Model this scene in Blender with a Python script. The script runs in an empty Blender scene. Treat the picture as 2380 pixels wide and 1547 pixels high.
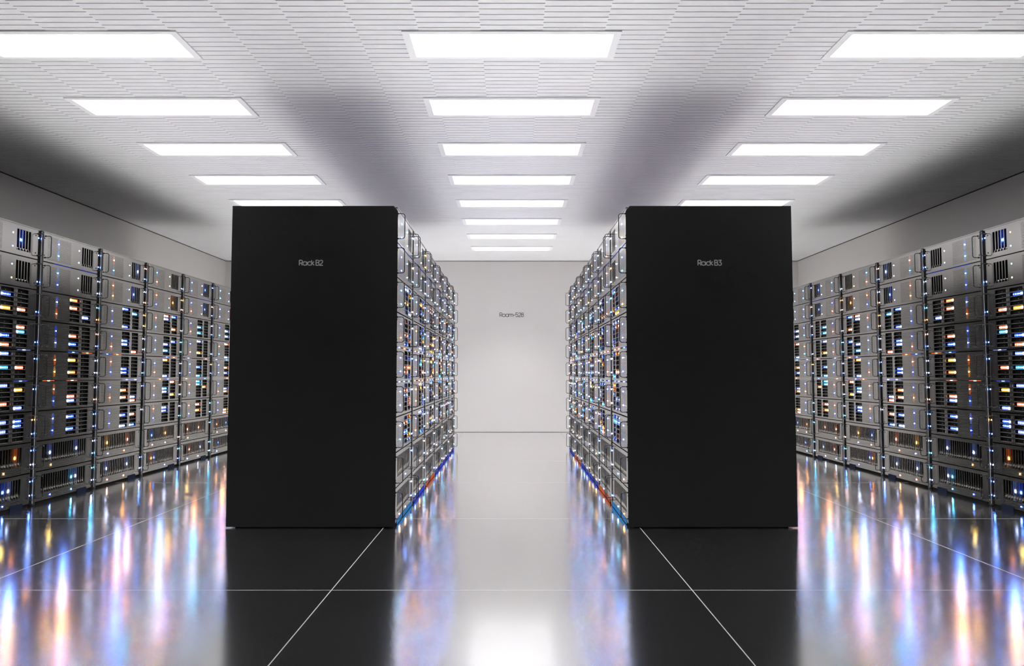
import bpy, bmesh, math, random
from mathutils import Vector
random.seed(52)
SC = bpy.context.scene
COL = SC.collection
PI = math.pi

# ---------------------------------------------------------------- layout (metres)
PITCH = .0562          # camera looks up slightly
CAM_Z = 1.043
CEIL = 3.105
BACK = 13.25
WALL_X = 5.22
FRONT = -1.4
SIDE_X = 3.8136        # front plane of the wall rows
IN_X = .7987           # front plane of the two middle rows
OUT_X = 1.939
J0 = 5.02              # first rack joint
RP = .855              # rack pitch
NR = 6
UH = .2428             # server pitch
UC0 = 2.082            # centre height of the topmost server
END_Y = 5.035

# ---------------------------------------------------------------- materials
def mat(name, base=(.8,.8,.8), rough=.5, metal=0., emit=None, strength=0., spec=.5):
    m = bpy.data.materials.new(name); m.use_nodes = True
    b = m.node_tree.nodes['Principled BSDF']
    b.inputs['Base Color'].default_value = (*base, 1)
    b.inputs['Roughness'].default_value = rough
    b.inputs['Metallic'].default_value = metal
    b.inputs['Specular IOR Level'].default_value = spec
    if emit:
        b.inputs['Emission Color'].default_value = (*emit, 1)
        b.inputs['Emission Strength'].default_value = strength
    return m

def noisy(m, scale, lo, hi, sock='Roughness'):
    nt = m.node_tree; b = nt.nodes['Principled BSDF']
    tc = nt.nodes.new('ShaderNodeTexCoord'); n = nt.nodes.new('ShaderNodeTexNoise')
    n.inputs['Scale'].default_value = scale; n.inputs['Detail'].default_value = 3
    r = nt.nodes.new('ShaderNodeMapRange')
    r.inputs['To Min'].default_value = lo; r.inputs['To Max'].default_value = hi
    nt.links.new(tc.outputs['Object'], n.inputs['Vector'])
    nt.links.new(n.outputs['Fac'], r.inputs['Value'])
    nt.links.new(r.outputs['Result'], b.inputs[sock])
    return m

M = {}
M['wall'] = noisy(mat('painted wall', (.81,.785,.76), .6), 3, .55, .65)
M['ceiling'] = mat('ceiling plank paint', (.84,.84,.845), .55)
M['backing'] = mat('ceiling backing', (.07,.07,.075), .8)  # dark colour deepens the shade inside the plank grooves and edge gaps
M['gapdark'] = mat('shadow gap', (.012,.012,.012), .9, spec=0.)
M['black'] = noisy(mat('black satin panel', (.0065,.0068,.0072), .42,spec=.3), 6, .4, .46)
M['blackedge'] = mat('dark rack metal', (.02,.02,.022), .4)
M['plate'] = noisy(mat('brushed grey faceplate', (.42,.41,.395), .2, 1.), 2, .19, .215)
M['groove'] = mat('shaded groove', (.24,.235,.226), .35, .9)  # plate colour darkened to paint shade at the slit bottoms
M['rail'] = mat('grey rail', (.5,.49,.47), .3, .9)
M['dark'] = mat('dark recess', (.008,.008,.009), .5, spec=.12)
M['slotgrey'] = mat('grey bay divider', (.32,.31,.29), .35, .7)
M['latch'] = mat('silver latch', (.8,.78,.72), .25, 1.)
M['handle'] = mat('black handle steel', (.02,.02,.024), .22, .3)
M['post'] = mat('dark post metal', (.075,.075,.08), .3, .8)
M['strip'] = mat('painted edge highlight', (.95,.94,.92), .45, .6)  # pale colour paints the light reflected along the post edges
M['foot'] = mat('navy foot plastic', (.004,.007,.022), .8, spec=.1)
M['frame'] = mat('lamp frame', (.96,.96,.965), .5)
M['diffuser'] = mat('lit diffuser', (.9,.9,.9), .5, 0, (1.,.995,.985), 1.3)
M['letter'] = mat('grey lettering', (.33,.33,.33), .5)
M['ink'] = mat('black lettering', (.02,.02,.02), .5)

# floor: polished mirror-like slabs with pale joints
def floor_mat():
    m = mat('polished floor', (.90,.90,.895), .15, 1.)
    nt = m.node_tree; b = nt.nodes['Principled BSDF']; out = nt.nodes['Material Output']
    tc = nt.nodes.new('ShaderNodeTexCoord'); sx = nt.nodes.new('ShaderNodeSeparateXYZ')
    nt.links.new(tc.outputs['Object'], sx.inputs[0])
    def math_(op, a, bb, link=None):
        n = nt.nodes.new('ShaderNodeMath'); n.operation = op
        for i, v in enumerate((a, bb)):
            if v is None: continue
            if isinstance(v, (int, float)): n.inputs[i].default_value = v
            else: nt.links.new(v, n.inputs[i])
        return n.outputs[0]
    def lines(s, off, period, half):
        t = math_('ADD', s, off)
        t = math_('FLOORED_MODULO', t, period)
        t = math_('SUBTRACT', t, period/2)
        t = math_('ABSOLUTE', t, None)
        return math_('GREATER_THAN', t, period/2-half)
    lx = lines(sx.outputs['X'], -.873+1.746*4, 1.746, .0024)
    ly = lines(sx.outputs['Y'], -3.603+1.755*4, 1.755, .0024)
    f = math_('MAXIMUM', lx, ly)
    d = nt.nodes.new('ShaderNodeBsdfDiffuse'); d.inputs[0].default_value = (.36,.355,.34,1)
    mx = nt.nodes.new('ShaderNodeMixShader')
    nt.links.new(f, mx.inputs[0]); nt.links.new(b.outputs[0], mx.inputs[1]); nt.links.new(d.outputs[0], mx.inputs[2])
    nt.links.new(mx.outputs[0], out.inputs['Surface'])
    # faint unevenness of the polish
    n = nt.nodes.new('ShaderNodeTexNoise'); n.inputs['Scale'].default_value = 1.3
    r = nt.nodes.new('ShaderNodeMapRange'); r.inputs['To Min'].default_value = .135; r.inputs['To Max'].default_value = .155
    nt.links.new(tc.outputs['Object'], n.inputs['Vector']); nt.links.new(n.outputs['Fac'], r.inputs['Value'])
    nt.links.new(r.outputs['Result'], b.inputs['Roughness'])
    return m
M['floor'] = floor_mat()

COLS = {   # core colour, halo colour
 'blue':  ((.10,.26,1.), (.015,.08,1.)),
 'white': ((.48,.62,1.), (.16,.27,1.)),
 'pink':  ((1.,.44,.30), (1.,.20,.08)),
 'orange':((1.,.36,.07), (1.,.16,.01)),
 'amber': ((1.,.62,.12), (1.,.40,.02)),
 'cyan':  ((.10,.60,1.), (.02,.35,.9)),
}
CORE = 85.; HALO = 1.5
for c, (a, h) in COLS.items():
    M['core_'+c] = mat('lit '+c+' diode', (.1,.1,.1), .4, 0, a, CORE)
    M['halo_'+c] = mat('glowing '+c+' lens', (.02,.02,.02), .3, 0, h, HALO)
    M['bay_'+c] = mat('lit '+c+' bay lens', (.05,.05,.05), .3, 0, a, CORE*.22)
    M['dot_'+c] = mat('bright '+c+' pilot diode', (.1,.1,.1), .4, 0, a, CORE*1.9)
    M['faint_'+c] = mat('faint '+c+' lens', (.01,.01,.012), .4, 0, h, .11, .2)
    M['kick_'+c] = mat('glowing '+c+' kick strip', (.01,.01,.012), .85, 0, h, .4, .05)

# ---------------------------------------------------------------- mesh helper
class MB:
    def __init__(s): s.v=[]; s.f=[]; s.m=[]; s.mats=[]
    def mi(s, m):
        m = M[m] if isinstance(m, str) else m
        if m not in s.mats: s.mats.append(m)
        return s.mats.index(m)
    def quad(s, a, b, c, d, m):
        i=len(s.v); s.v += [a,b,c,d]; s.f.append((i,i+1,i+2,i+3)); s.m.append(s.mi(m))
    def poly(s, pts, m):
        i=len(s.v); s.v += list(pts); s.f.append(tuple(range(i,i+len(pts)))); s.m.append(s.mi(m))
    def box(s, x0,x1,y0,y1,z0,z1, m, skip=''):
        i=len(s.v); k=s.mi(m)
        s.v += [(x0,y0,z0),(x1,y0,z0),(x1,y1,z0),(x0,y1,z0),(x0,y0,z1),(x1,y0,z1),(x1,y1,z1),(x0,y1,z1)]
        F={'b':(0,3,2,1),'t':(4,5,6,7),'f':(0,1,5,4),'r':(1,2,6,5),'k':(2,3,7,6),'l':(3,0,4,7)}
        for key,q in F.items():
            if key in skip: continue
            s.f.append(tuple(i+j for j in q)); s.m.append(k)
    def tube(s, pts, r, m, n=8, caps=True):
        pts=[Vector(p) for p in pts]; k=s.mi(m); base=len(s.v); up=None
        for j,p in enumerate(pts):
            d=((pts[min(j+1,len(pts)-1)]-pts[max(j-1,0)])).normalized()
            if up is None:
                up = Vector((0,1,0)) if abs(d.y)<.9 else Vector((1,0,0))
            a=d.cross(up).normalized(); b=d.cross(a).normalized(); up = -b if b.dot(up)<0 else b
            b=up; a=d.cross(b).normalized()
            for q in range(n):
                t=2*PI*q/n; s.v.append(tuple(p+a*math.cos(t)*r+b*math.sin(t)*r))
        for j in range(len(pts)-1):
            for q in range(n):
                a0=base+j*n+q; a1=base+j*n+(q+1)%n
                s.f.append((a0,a1,a1+n,a0+n)); s.m.append(k)
        if caps:
            s.f.append(tuple(base+q for q in range(n))[::-1]); s.m.append(k)
            e=base+(len(pts)-1)*n; s.f.append(tuple(e+q for q in range(n))); s.m.append(k)
    def disc(s, x, y, z, r, h, m, n=8):   # short cylinder along +X
        k=s.mi(m); b=len(s.v)
        for xx in (x,x+h):
            for q in range(n):
                t=2*PI*q/n; s.v.append((xx,y+math.cos(t)*r,z+math.sin(t)*r))
        for q in range(n):
            s.f.append((b+q,b+(q+1)%n,b+n+(q+1)%n,b+n+q)); s.m.append(k)
        s.f.append(tuple(b+n+q for q in range(n))); s.m.append(k)
        s.f.append(tuple(b+q for q in range(n))[::-1]); s.m.append(k)
    def mesh(s, name, smooth=False, bevel=0):
        me=bpy.data.meshes.new(name); me.from_pydata([tuple(v) for v in s.v],[],s.f)
        for m in s.mats: me.materials.append(m)
        me.polygons.foreach_set('material_index', s.m)
        bm=bmesh.new(); bm.from_mesh(me)
        if bevel:
            bmesh.ops.remove_doubles(bm, verts=bm.verts, dist=1e-5)
            bmesh.ops.bevel(bm, geom=[e for e in bm.edges if e.calc_face_angle(0)>.5], offset=bevel, segments=2, affect='EDGES', profile=.6)
        bmesh.ops.recalc_face_normals(bm, faces=bm.faces) if not s.__dict__.get('norecalc') else None
        bm.to_mesh(me); bm.free()
        if smooth: me.polygons.foreach_set('use_smooth',[True]*len(me.polygons))
        me.update(); return me
    def obj(s, name, parent=None, **k):
        return link(name, s.mesh(name, **k), parent)

def link(name, me, parent=None, loc=None):
    o=bpy.data.objects.new(name, me); COL.objects.link(o)
    if parent is not None: o.parent=parent
    if loc: o.location=loc
    return o
def thing(name, label, cat, group=None, loc=(0,0,0)):
    o=bpy.data.objects.new(name,None); o.empty_display_size=.05; COL.objects.link(o); o.location=loc
    o['label']=label; o['category']=cat
    if group: o['group']=group
    return o
def struct(o): o['kind']='structure'; return o

# ---------------------------------------------------------------- room shell
m=MB(); m.box(-WALL_X-.2,WALL_X+.2,FRONT-.2,BACK+.2,-.12,0,'floor'); struct(m.obj('floor'))
m=MB(); m.box(-WALL_X-.2,-WALL_X,FRONT,BACK+.0,.002,CEIL-.006,'wall'); struct(m.obj('wall_left'))
m=MB(); m.box(WALL_X,WALL_X+.2,FRONT,BACK+.0,.002,CEIL-.006,'wall'); struct(m.obj('wall_right'))
m=MB(); m.box(-WALL_X-.2,WALL_X+.2,BACK,BACK+.2,.002,CEIL-.006,'wall'); struct(m.obj('wall_back'))
# dark strip painted for the shade in the gap under the far wall
m=MB(); m.box(-WALL_X,WALL_X,BACK-.004,BACK+.002,0,.0035,'gapdark'); struct(m.obj('gap_shade_back'))

# ceiling: staggered flat planks separated by narrow grooves
PW=.3735; PP=.0635; G=.0068; TH=.012
m=MB(); m.norecalc=True
k=m.mi('ceiling')
y0=FRONT+.01; y1=BACK-.012; xl=WALL_X-.012
nc=int(xl/PW)+2
for c in range(-nc,nc+1):
    xa=max(c*PW-PW/2,-xl); xb=min(c*PW+PW/2,xl)
    if xb<=xa+.001: continue
    off=3.966+(PP/2 if c%2 else 0)
    j=math.floor((y0-off)/PP)
    while True:
        a=off+j*PP+G/2; b=off+(j+1)*PP-G/2; j+=1
        if a>=y1: break
        a=max(a,y0); b=min(b,y1)
        if b-a<.002: continue
        i=len(m.v); z=CEIL; t=CEIL+TH
        m.v += [(xa,a,z),(xb,a,z),(xb,b,z),(xa,b,z),(xa,a,t),(xb,a,t),(xb,b,t),(xa,b,t)]
        for q in ((0,3,2,1),(0,1,5,4),(1,2,6,5),(2,3,7,6),(3,0,4,7)):
            m.f.append(tuple(i+w for w in q)); m.m.append(k)
m.box(-WALL_X-.2,WALL_X+.2,FRONT-.2,BACK+.2,CEIL+TH,CEIL+.15,'backing')
struct(m.obj('ceiling'))

# ---------------------------------------------------------------- ceiling lights
LAMP_W=17.5
LW=.663; LY0=4.286; LYP=1.062; LD=.39
def lamp_frame():
    m=MB(); b=.044; zt=CEIL-.0005; zb=CEIL-.0095
    for (xa,xb,ya,yb) in ((-LW,LW,0,.034),(-LW,LW,LD-.034,LD),(-LW,-LW+b,.034,LD-.034),(LW-b,LW,.034,LD-.034)):
        m.box(xa,xb,ya,yb,zb-CEIL,zt-CEIL,'frame')
    return m.mesh('lamp_frame')
def lamp_diff():
    m=MB(); m.box(-LW+.046,LW-.046,.036,LD-.036,-.009,-.003,'diffuser'); return m.mesh('diffuser')
LF, LDM = lamp_frame(), lamp_diff()
LAMP=bpy.data.lights.new('lamp','AREA'); LAMP.shape='RECTANGLE'; LAMP.size=1.22; LAMP.size_y=.30
LAMP.energy=LAMP_W; LAMP.spread=math.radians(90); LAMP.color=(1.,.992,.98)
ORD=['nearest','second nearest','third nearest','fourth nearest','fifth nearest','sixth nearest','seventh nearest','farthest']
K0=-1
for ci,(cx,cn) in enumerate(((-2.683,'above the left aisle'),(0,'above the central aisle'),(2.683,'above the right aisle'))):
    for kk in range(K0,8):
        if kk<0: lab='white ceiling light panel %s, %s ahead of the frame'%(cn,['one','two','three','four'][-kk-1]+(' bay' if kk==-1 else ' bays'))
        else: lab='bright rectangular ceiling light panel, %s of those seen %s'%(ORD[kk],cn)
        t=thing('ceiling_light',lab,'light','ceiling light panels '+cn,(cx,LY0+kk*LYP,CEIL))
        link('light_frame',LF,t); link('diffuser',LDM,t)
        lo=bpy.data.objects.new('lamp',LAMP); COL.objects.link(lo); lo.parent=t; lo.location=(0,LD/2,-.0105)

# ---------------------------------------------------------------- lettering
def arc(cx,cy,r,a0,a1,n=10,ry=None):
    ry=ry or r
    return [(cx+r*math.cos(math.radians(a0+(a1-a0)*i/n)), cy+ry*math.sin(math.radians(a0+(a1-a0)*i/n))) for i in range(n+1)]
GL={
 'R':(.60,[[(0,0),(0,1)],[(0,1),(.28,1)]+arc(.28,.72,.28,90,-90)+[(0,.44)],[(.26,.44),(.56,0)]]),
 'a':(.82,[arc(.35,.36,.35,0,360,18),[(.70,0),(.70,.72)]]),
 'c':(.66,[arc(.35,.36,.35,48,312,14)]),
 'k':(.50,[[(0,0),(0,1)],[(0,.28),(.40,.72)],[(.12,.40),(.46,0)]]),
 'B':(.60,[[(0,0),(0,1),(.28,1)]+arc(.28,.765,.235,90,-90)+[(0,.53)],[(.26,.53)]+arc(.28,.265,.265,90,-90)+[(0,0)]]),
 '2':(.60,[arc(.28,.72,.27,165,-35)+[(0,0),(.60,0)]]),
 '3':(.60,[[(.03,1),(.54,1),(.26,.60)]+arc(.27,.30,.30,88,-150,12)]),
 'o':(.72,[arc(.35,.36,.35,0,360,18)]),
 'm':(1.0,[[(0,0),(0,.72)],[(0,0)]+[(0,.46)]+arc(.24,.47,.24,180,0,8)+[(.48,0)],[(.48,.46)]+arc(.72,.47,.24,180,0,8)+[(.96,0)]]),
 '-':(.52,[[(0,.42),(.50,.42)]]),
 '5':(.62,[[(.50,1),(.06,1),(.03,.50)]+arc(.27,.32,.31,135,-145,12)]),
 '8':(.66,[arc(.31,.75,.24,0,360,16),arc(.31,.27,.30,0,360,16,.27)]),
 ' ':(.22,[]),
}
def lettering(text, w, h, sw, gap, matname, name, parent=None, loc=(0,0,0)):
    total=sum(GL[c][0] for c in text)+gap*(len(text)-1)
    sx=(w-sw)/(total-.02); sy=(h-sw)
    m=MB(); x=0; n=0
    for c in text:
        wd,st=GL[c]
        for s in st:
            pts=[((x+a)*sx-w/2+sw/2, b*sy-h/2+sw/2) for a,b in s]
            for i in range(len(pts)-1):
                (ax,az),(bx,bz)=pts[i],pts[i+1]; dx,dz=bx-ax,bz-az; L=math.hypot(dx,dz)
                if L<1e-6: continue
                px,pz=-dz/L*sw/2,dx/L*sw/2; n+=1; e=-.0012-n*2e-6
                m.poly([(ax+px,e,az+pz),(ax-px,e,az-pz),(bx-px,e,bz-pz),(bx+px,e,bz+pz)],matname)
                for (qx,qz),(rx,rz) in (((ax+px,az+pz),(bx+px,bz+pz)),((ax-px,az-pz),(bx-px,bz-pz))):
                    m.poly([(qx,e,qz),(rx,e,rz),(rx,0,rz),(qx,0,qz)],matname)
            for (ax,az) in pts[1:-1]:
                n+=1; e=-.0012-n*2e-6
                m.poly([(ax+sw/2*math.cos(PI*q/4),e,az+sw/2*math.sin(PI*q/4)) for q in range(8)],matname)
        x+=wd+gap
    me=m.mesh(name); return link(name,me,parent,loc)

o=lettering('Room-528',.4456,.083,.0085,.02,'ink','wall_lettering',None,(0,BACK-.0005,2.119))
o['label']='small black Room-528 lettering centred on the white far wall'; o['category']='sign'

# ---------------------------------------------------------------- server meshes (x out of the face, y along the row, z up, origin at unit centre on face plane / rack joint)
HH=.1172    # half height of a faceplate
PY0,PY1=.02,.835
def plate(m, holes, y0=PY0, y1=PY1, z0=-HH, z1=HH, th=.004):
    """front sheet at x=0 with rectangular openings; each hole: (ya,yb,za,zb,depth,back material)"""
    ys=sorted({y0,y1,*[h[0] for h in holes],*[h[1] for h in holes]})
    zs=sorted({z0,z1,*[h[2] for h in holes],*[h[3] for h in holes]})
    for a,b in zip(ys,ys[1:]):
        run=None
        for c,d in zip(zs,zs[1:]):
            my,mz=(a+b)/2,(c+d)/2
            inside=any(h[0]<my<h[1] and h[2]<mz<h[3] for h in holes)
            if not inside:
                if run and abs(run[1]-c)<1e-9: run[1]=d
                else:
                    if run: m.quad((0,a,run[0]),(0,b,run[0]),(0,b,run[1]),(0,a,run[1]),'plate')
                    run=[c,d]
            elif run:
                m.quad((0,a,run[0]),(0,b,run[0]),(0,b,run[1]),(0,a,run[1]),'plate'); run=None
        if run: m.quad((0,a,run[0]),(0,b,run[0]),(0,b,run[1]),(0,a,run[1]),'plate')
    for ya,yb,za,zb,dp,bm_ in holes:
        m.quad((0,ya,za),(-dp,ya,za),(-dp,yb,za),(0,yb,za),'plate')
        m.quad((0,ya,zb),(0,yb,zb),(-dp,yb,zb),(-dp,ya,zb),'plate')
        m.quad((0,ya,za),(0,ya,zb),(-dp,ya,zb),(-dp,ya,za),'plate')
        m.quad((0,yb,za),(-dp,yb,za),(-dp,yb,zb),(0,yb,zb),'plate')
        m.quad((-dp,ya,za),(-dp,ya,zb),(-dp,yb,zb),(-dp,yb,za),bm_)
def screws(m):
    for y in (.046,.790):
        for z in (-.07,.07): m.disc(-.001,y,z,.0055,.003,'handle',8)
def body(m, depth=.62):
    z=HH
    m.quad((0,PY0,z),(0,PY1,z),(-.05,PY1,z),(-.05,PY0,z),'plate')
    m.quad((0,PY0,-z),(-.05,PY0,-z),(-.05,PY1,-z),(0,PY1,-z),'plate')
    m.quad((0,PY0,-z),(0,PY0,z),(-.05,PY0,z),(-.05,PY0,-z),'plate')
    m.quad((0,PY1,-z),(-.05,PY1,-z),(-.05,PY1,z),(0,PY1,z),'plate')
    m.box(-depth,-.05,PY0+.012,PY1-.012,-z+.004,z-.004,'dark')
def grille(y0=.085,y1=.405,z0=-.098,z1=.10,p=.0098,s=.0026):
    h=[]; z=z0
    while z+s<z1: h.append((y0,y1,z,z+s,.0022,'groove')); z+=p
    return h
def make_case(kind):
    m=MB(); m.norecalc=True
    if kind=='A': holes=grille()+[(.565,.735,-.08,.084,.04,'dark')]
    elif kind=='B': holes=grille()+[(.415,.555,-.105,.105,.045,'dark'),(.60,.725,-.105,.105,.045,'dark')]
    else:
        holes=[(.105,.715,-.055,.09,.045,'dark')]+grille(.105,.715,-.108,-.066,.0098,.0026)
    plate(m,holes); screws(m); body(m); 
    return m.mesh('chassis')
def make_vent(y0,y1,n,z0,z1,sh):
    m=MB(); m.norecalc=True; p=(y1-y0)/n
    for i in range(n+1):
        y=y0+i*p; w=p*.12
        ya,yb=max(y-w,y0+.0003),min(y+w,y1-.0003)
        m.box(-.03,-.0008,ya,yb,z0+sh*.8,z1-.0005,'plate')
    # scooped, swept lower ends
    N=6
    for i in range(n):
        y=y0+i*p; prev=None
        for q in range(N+1):
            t=q/N; x=-.034*math.cos(t*PI/2); z=z0+sh*(1-math.sin(t*PI/2)*.97)+.001
            dy=p*.5*(t**1.5)*0+p*.35*math.sin(t*PI)
            a=(x,y+p*.02+dy,z); b=(x,min(y+p*.80+dy,y1-.0005),z)
            if prev: m.quad(prev[0],prev[1],b,a,'plate')
            prev=(a,b)
        # swept rib tail
    for i in range(n+1):
        y=y0+i*p; w=p*.12; pr=None
        for q in range(5):
            t=q/4; dy=p*.42*math.sin(t*PI/2)*(1 if i<n else -.0); z=z0+sh*.8*(1-t)+.0006
            a=(-.001,max(y0+.0003,min(y-w+dy,y1-.0003)),z); b=(-.001,max(y0+.0003,min(y+w+dy,y1-.0003)),z)
            if pr:
                m.quad(pr[0],pr[1],b,a,'plate')
                m.quad(pr[0],a,(-.03,a[1],a[2]),(-.03,pr[0][1],pr[0][2]),'plate')
            pr=(a,b)
    return m.mesh('vent_ribs')
def make_handle():
    m=MB(); r=.018; px=.047; hz=.0885; pts=[(-.001,0,-hz),(.01,0,-hz)]
    for i in range(7):
        t=-PI/2+PI/2*i/6; pts.append((px-r+r*math.cos(t),0,-hz+r+r*math.sin(t)))
    for i in range(7):
        t=PI/2*i/6; pts.append((px-r+r*math.cos(t),0,hz-r+r*math.sin(t)))
    pts+=[(.01,0,hz),(-.001,0,hz)]
    m.tube(pts,.0031,'handle',8)
    for z in (-hz,hz): m.disc(0,0,z,.007,.003,'handle',10)
    return m.mesh('handle',smooth=True)
def make_caddy(w, side):
    """one drive bay, origin at its lower near corner on the face plane"""
    m=MB(); h=.033
    m.box(-.040,-.0015,.0012,w-.0012,-.0003,.0032,'slotgrey')          # shelf
    m.box(-.040,-.014,.004,w-.004,.005,h-.004,'dark')                   # drive front
    ya,yb=(w+.004,w+.013) if side>0 else (-.022,-.010)
    m.box(0,.0035,ya,yb,.006,h-.008,'latch')
    m.box(-.014,-.011,w*.45,w*.48,.012,h-.014,'slotgrey')
    return m.mesh('drive_caddy')
def make_cage(w, side):
    m=MB(); h=.033
    ya,yb=(w+.004,w+.013) if side>0 else (-.022,-.010)
    for i in range(6):
        z=-.105+i*.035
        m.box(-.040,-.0015,.0012,w-.0012,z-.0003+.001,z+.0042,'slotgrey')
        m.box(-.040,-.014,.004,w-.004,z+.006,z+h-.003,'dark')
        m.box(0,.0035,ya,yb,z+.007,z+h-.007,'latch')
    return m.mesh('drive_cage')
def lens_baylit(c, w):
    m=MB()
    m.box(-.0138,-.0085,.004,w-.022,.0045,.0295,'halo_'+c)
    m.box(-.0085,-.006,.008,w*.22,.009,.025,'core_'+c)
    m.box(-.0085,-.006,w*.22,w*.50,.014,.0195,'core_'+c)
    m.disc(-.0085,w*.62,.017,.0055,.003,'bay_'+c,10)
    m.disc(-.0085,w*.78,.017,.003,.003,'bay_'+c,8)
    return m.mesh('drive_light')
def lens_bayfaint(c, w):
    m=MB(); m.box(-.0138,-.0085,.004,w-.022,.0045,.0295,'faint_'+c); return m.mesh('drive_light')
def lens_baydim(c, w):
    m=MB(); m.box(-.0138,-.0085,.004,w-.022,.0045,.0295,'kick_'+c); m.disc(-.0085,w*.4,.017,.0045,.003,'core_'+c,10)
    return m.mesh('drive_light')
def lens_grille(c, n=4):
    m=MB()
    m.disc(0,0,0,.0042,.0015,'dot_'+c,10)
    for i in range(-n,n+1):
        if i==0: continue
        w=.018-.0024*abs(i); z=i*.0098
        m.box(-.0020,-.0012,-w,w,z-.0012,z+.0012,'halo_'+c)  # emissive lines paint the diode's glow showing through the slits
    return m.mesh('indicator_light')
def lens_dot(c, r=.0042):
    m=MB(); m.disc(0,0,0,r,.002,'dot_'+c,12); m.disc(0,0,0,r*1.5,.001,'halo_'+c,12); return m.mesh('status_light')
def lens_slot(c):
    m=MB()
    m.box(-.041,-.036,-.013,.013,-.034,.084,'halo_'+c)
    m.box(-.036,-.028,-.009,.009,.0,.022,'bay_'+c)
    m.disc(-.030,0,.011,.006,.006,'core_'+c,10)
    return m.mesh('slot_light')
def lens_dim():
    m=MB(); m.box(-.006,-.001,-.12,.12,-.0022,.0022,'kick_blue'); return m.mesh('edge_light')
def lens_bar(c):
    m=MB(); m.box(-.006,-.0005,-.014,.014,-.0022,.0022,'bay_'+c); m.box(-.006,-.001,-.075,.075,-.0016,.0016,'halo_'+c); return m.mesh('edge_light')
CASE={k:make_case(k) for k in 'ABC'}
VENT={'A':make_vent(.565,.735,5,-.08,.084,.026),'C':make_vent(.105,.715,20,-.055,.09,.05)}
HANDLE=make_handle(); LDIM=lens_dim()
CAD={0:make_caddy(.14,1),1:make_caddy(.125,-1)}
CAG={0:make_cage(.14,1),1:make_cage(.125,-1)}
LB={(c,i):lens_baylit(c,(.14,.125)[i]) for c in COLS for i in (0,1)}
LBF={(c,i):lens_bayfaint(c,(.14,.125)[i]) for c in COLS for i in (0,1)}
LBD={(c,i):lens_baydim(c,(.14,.125)[i]) for c in COLS for i in (0,1)}
LG={c:lens_grille(c) for c in COLS}; LGC={c:lens_grille(c,1) for c in COLS}; LDt={c:lens_dot(c) for c in COLS}; LS={c:lens_slot(c) for c in COLS}; LBar={c:lens_bar(c) for c in COLS}

def pick(rnd, warm=.35):
    r=rnd.random()
    if r<warm: return rnd.choice(['pink','pink','pink','orange','orange','amber'])
    return rnd.choice(['white','white','blue','blue','blue','cyan'])

UN=['topmost','second from top','third from top','fourth from top','middle one','sixth from top','third from bottom','second from bottom','lowest']
UN[4]='fifth from top'
RN=['nearest rack','second nearest rack','third nearest rack','fourth nearest rack','fifth nearest rack','farthest rack']
def build_server(kind, root, rk, u, inner, rnd):
    link('chassis',CASE[kind],root)
    for y in (.058,.814): link('handle',HANDLE,root,(0,y,0))
    if kind in 'AC': v=link('vent_ribs',VENT[kind],root)
    if kind=='B':
        far = rk>=(3 if inner else 4)
        if far:
            cg=[link('drive_cage',CAG[i],root,(0,(.415,.60)[i],0)) for i in (0,1)]
        lit0=rnd.sample(range(6),2 if not inner else 2)
        for i in (0,1):
            for r in range(6):
                z=-.105+.035*r+.001
                if not far: cd=link('drive_caddy',CAD[i],root,(0,(.415,.60)[i],z))
                lit=0
                if (i==0 and r in lit0) or (i==1 and rnd.random()<.10+.30*inner):
                    par=cg[i] if far else cd; lit=1
                    link('drive_light',(LBD if inner and rnd.random()<.75 else LB)[(pick(rnd,.4),i)],par,(0,0,z if far else 0))
                if inner and not lit and rnd.random()<.5:
                    link('drive_light',LBF[(rnd.choice(['blue','blue','white','pink']),i)],cg[i] if far else cd,(0,0,z if far else 0))
        for z in (-.0477,.0503): link('indicator_light',LG[pick(rnd,.3)],root,(0,.235,z))
    if kind=='A':
        for z in (-.0477,.0503): link('indicator_light',LG[pick(rnd,.25)],root,(0,.235,z))
        for z in (-.06,.045): link('status_light',LDt[pick(rnd,.2)],root,(0,.522,z))
        if rnd.random()<(.25 if rk<2 else .8): link('slot_light',LS[pick(rnd,.3)],v,(0,.684 if rnd.random()<.5 else .616,0))
    if kind=='C':
        for y in rnd.sample([.2117,.2727,.5167,.5777,.6387],2+(rnd.random()<.3)): link('slot_light',LS[pick(rnd,.4)],v,(0,y,0))
        for y in (.23,.52): 
            if rnd.random()<.8: link('indicator_light',LGC[pick(rnd,.4)],root,(0,y,-.0871))
    for z in (-.055,.055):
        if (inner and rnd.random()<.2) or rk==1 or rnd.random()<.7: link('status_light',LDt[pick(rnd,.25)],root,(0,.823,z))
    if u in (4,5) or (u==1 and (inner or rnd.random()<.5)):
        for y in ((.18,.43,.68) if inner else rnd.sample([.16,.33,.52,.70],2)):
            link('edge_light',LBar[pick(rnd,.3)] if u>1 else LDIM,root,(0,max(.155,min(y+rnd.uniform(-.04,.04),.70)),HH+.0040))
KN={'A':'grey server with five vent slots','B':'grey server with drive bays','C':'ribbed-vent grey server'}

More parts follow.
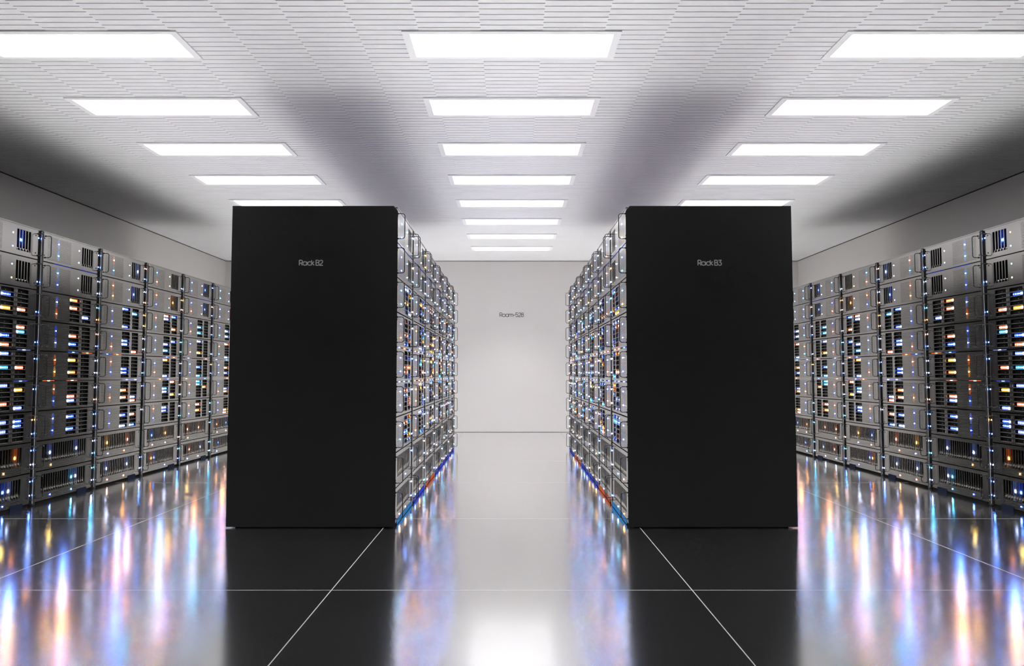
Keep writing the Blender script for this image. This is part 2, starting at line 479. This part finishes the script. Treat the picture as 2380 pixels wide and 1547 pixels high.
# ---------------------------------------------------------------- racks
def end_panel(x0,x1,rx):
    """black side panel facing the aisle end; local coords, rounded top corner on the aisle side (x1)"""
    m=MB(); zt=2.207; zb=.012; r=.032
    out=[(x0,zb),(x1,zb),(x1,zt-r)]+[(x1-r+r*math.cos(PI/2*i/6),zt-r+r*math.sin(PI/2*i/6)) for i in range(1,7)]+[(x0,zt)]
    n=len(out); ya,yb=0,.019
    m.poly([(a,ya,b) for a,b in out],'black'); m.poly([(a,yb,b) for a,b in out][::-1],'black')
    for i in range(n):
        a=out[i]; b=out[(i+1)%n]
        m.quad((a[0],ya,a[1]),(b[0],ya,b[1]),(b[0],yb,b[1]),(a[0],yb,a[1]),'black')
    me=m.mesh('side_panel')
    bm=bmesh.new(); bm.from_mesh(me); bmesh.ops.remove_doubles(bm,verts=bm.verts,dist=1e-5)
    fe=[e for e in bm.edges if all(abs(v.co.y-ya)<1e-5 for v in e.verts)]
    bmesh.ops.bevel(bm,geom=fe,offset=.005,segments=3,affect='EDGES',profile=.5)
    bm.to_mesh(me); bm.free(); return me

def rack_meshes(depth, inner):
    R={}; pp=.005 if inner else .013
    m=MB(); m.box(-.012,pp,.0005,.0165,.004,2.2,'post'); R['post0']=m.mesh('front_post')
    m=MB(); m.box(-.012,pp,.8385,.8545,.004,2.2,'post'); m.box(pp+.0002,pp+.0016,.8384,.8412,.02,2.19,'strip'); R['post1']=m.mesh('front_post')  # thin pale sliver is a painted highlight on the post's near edge
    m=MB(); m.box(-depth,.0,.020 if inner else .001,.8535,2.2,2.207,'blackedge'); m.box(.0,.0035,.02,.835,2.1995,2.207,'plate'); R['top']=m.mesh('top_panel')
    m=MB(); m.box(-depth+.05,-.03,.03,.825,.0,.016,'blackedge'); m.box(-.03,-.004,.001,.8535,0,.018,'gapdark'); R['base']=m.mesh('plinth')  # second box is a dark bar painting the shaded gap at the floor
    m=MB(); m.box(-depth,-depth+.02,.004,.851,.02,2.2,'black'); m.box(-depth-.012,-depth,.06,.075,.95,1.25,'blackedge'); R['rear']=m.mesh('rear_door')
    for c in ('foot','kick_blue','kick_orange','kick_cyan'):
        m=MB(); m.box(.0012,.004,.60,.74,0.0,.038,c); m.box(-.045,.0012,.60,.74,0.0,.014,c); R[c]=m.mesh('foot_block')
        m=MB(); m.box(.0012,.004,.10,.83,0.006,.036,c); R[c+'_long']=m.mesh('kick_strip')  # in kick colours, its emission paints the underglow below the servers
    return R
ROWS=[ # name, face x, mirror, depth, inner
 ('left wall row',-SIDE_X,1,1.35,False),
 ('Rack B2 row',-IN_X,1,OUT_X-IN_X,True),
 ('Rack B3 row',IN_X,-1,OUT_X-IN_X,True),
 ('right wall row',SIDE_X,-1,1.35,False)]
RM={False:rack_meshes(1.35,False),True:rack_meshes(OUT_X-IN_X-.0,True)}
for ri,(rn,fx,mir,depth,inner) in enumerate(ROWS):
    R=RM[inner]; JR=J0+(.015 if inner else 0)
    for k in range(NR):
        rnd=random.Random(1000+k*17+(ri in (1,2))*500+(ri//2)*7*(ri in (1,2)))
        lab='tall black-framed server rack, %s of the %s'%(RN[k].replace(' rack',''),rn)
        if inner and k==0: lab='server rack whose black end panel reads Rack %s'%('B2' if ri==1 else 'B3')
        t=thing('server_rack',lab,'rack','racks in the '+rn,(fx,JR+RP*k,0)); t.scale=(mir,1,1)
        if not(inner and k==0): link('front_post',R['post0'],t)
        link('front_post',R['post1'],t); link('top_panel',R['top'],t); link('plinth',R['base'],t)
        if inner: link('rear_door',R['rear'],t)
        if inner:
            c=['kick_cyan','kick_blue','kick_orange','kick_blue','kick_blue','kick_blue'][k] if ri==1 else ['kick_cyan','kick_orange','kick_blue','kick_blue','kick_orange','kick_blue'][k]
            link('kick_strip',R[c+'_long'],t)
        else:
            link('foot_block',R['foot'],t)
        if inner and k==0:
            sp=link('side_panel',end_panel(-(OUT_X-IN_X),0.002,0),t)
            cx=(-1.391 if ri==1 else 1.372)
            L=lettering('Rack '+('B2' if ri==1 else 'B3'),.169,.0415,.0058,.03,'letter','lettering',sp,((cx-fx)*mir,-.0003,1.8135))
            L.scale=(mir,1,1)
            L['label']='small grey Rack %s lettering'%('B2' if ri==1 else 'B3')
        for u in range(9):
            kind='A' if u<2 else ('B' if u<7 else 'C')
            s=thing('rack_server','%s, %s, %s of %s'%(KN[kind],UN[u],RN[k],rn),'server','servers in the '+rn,(fx,JR+RP*k,UC0-UH*u))
            s.scale=(mir,1,1)
            build_server(kind,s,k,u,inner,rnd)

# ---------------------------------------------------------------- camera, world, render settings
cam=bpy.data.cameras.new('camera'); co=bpy.data.objects.new('camera',cam); COL.objects.link(co)
cam.sensor_width=36; cam.sensor_fit='HORIZONTAL'; cam.lens=1700/2380*36; cam.clip_start=.05; cam.clip_end=60
cam.shift_x=.5/2380
co.location=(0,0,CAM_Z); co.rotation_euler=(PI/2+PITCH,0,0)
SC.camera=co
w=bpy.data.worlds.new('world'); SC.world=w; w.use_nodes=True
w.node_tree.nodes['Background'].inputs[0].default_value=(0,0,0,1)
SC.view_settings.view_transform='Standard'; SC.view_settings.look='None'; SC.view_settings.gamma=1
SC.view_settings.use_curve_mapping=False; SC.view_settings.exposure=0.
cy=SC.cycles
cy.use_denoising=True; cy.denoiser='OPENIMAGEDENOISE'
cy.max_bounces=7; cy.diffuse_bounces=3; cy.glossy_bounces=5; cy.use_adaptive_sampling=True; cy.adaptive_threshold=.03; cy.adaptive_min_samples=16; cy.sample_clamp_indirect=10; cy.blur_glossy=.3
cy.caustics_reflective=True; cy.use_light_tree=True
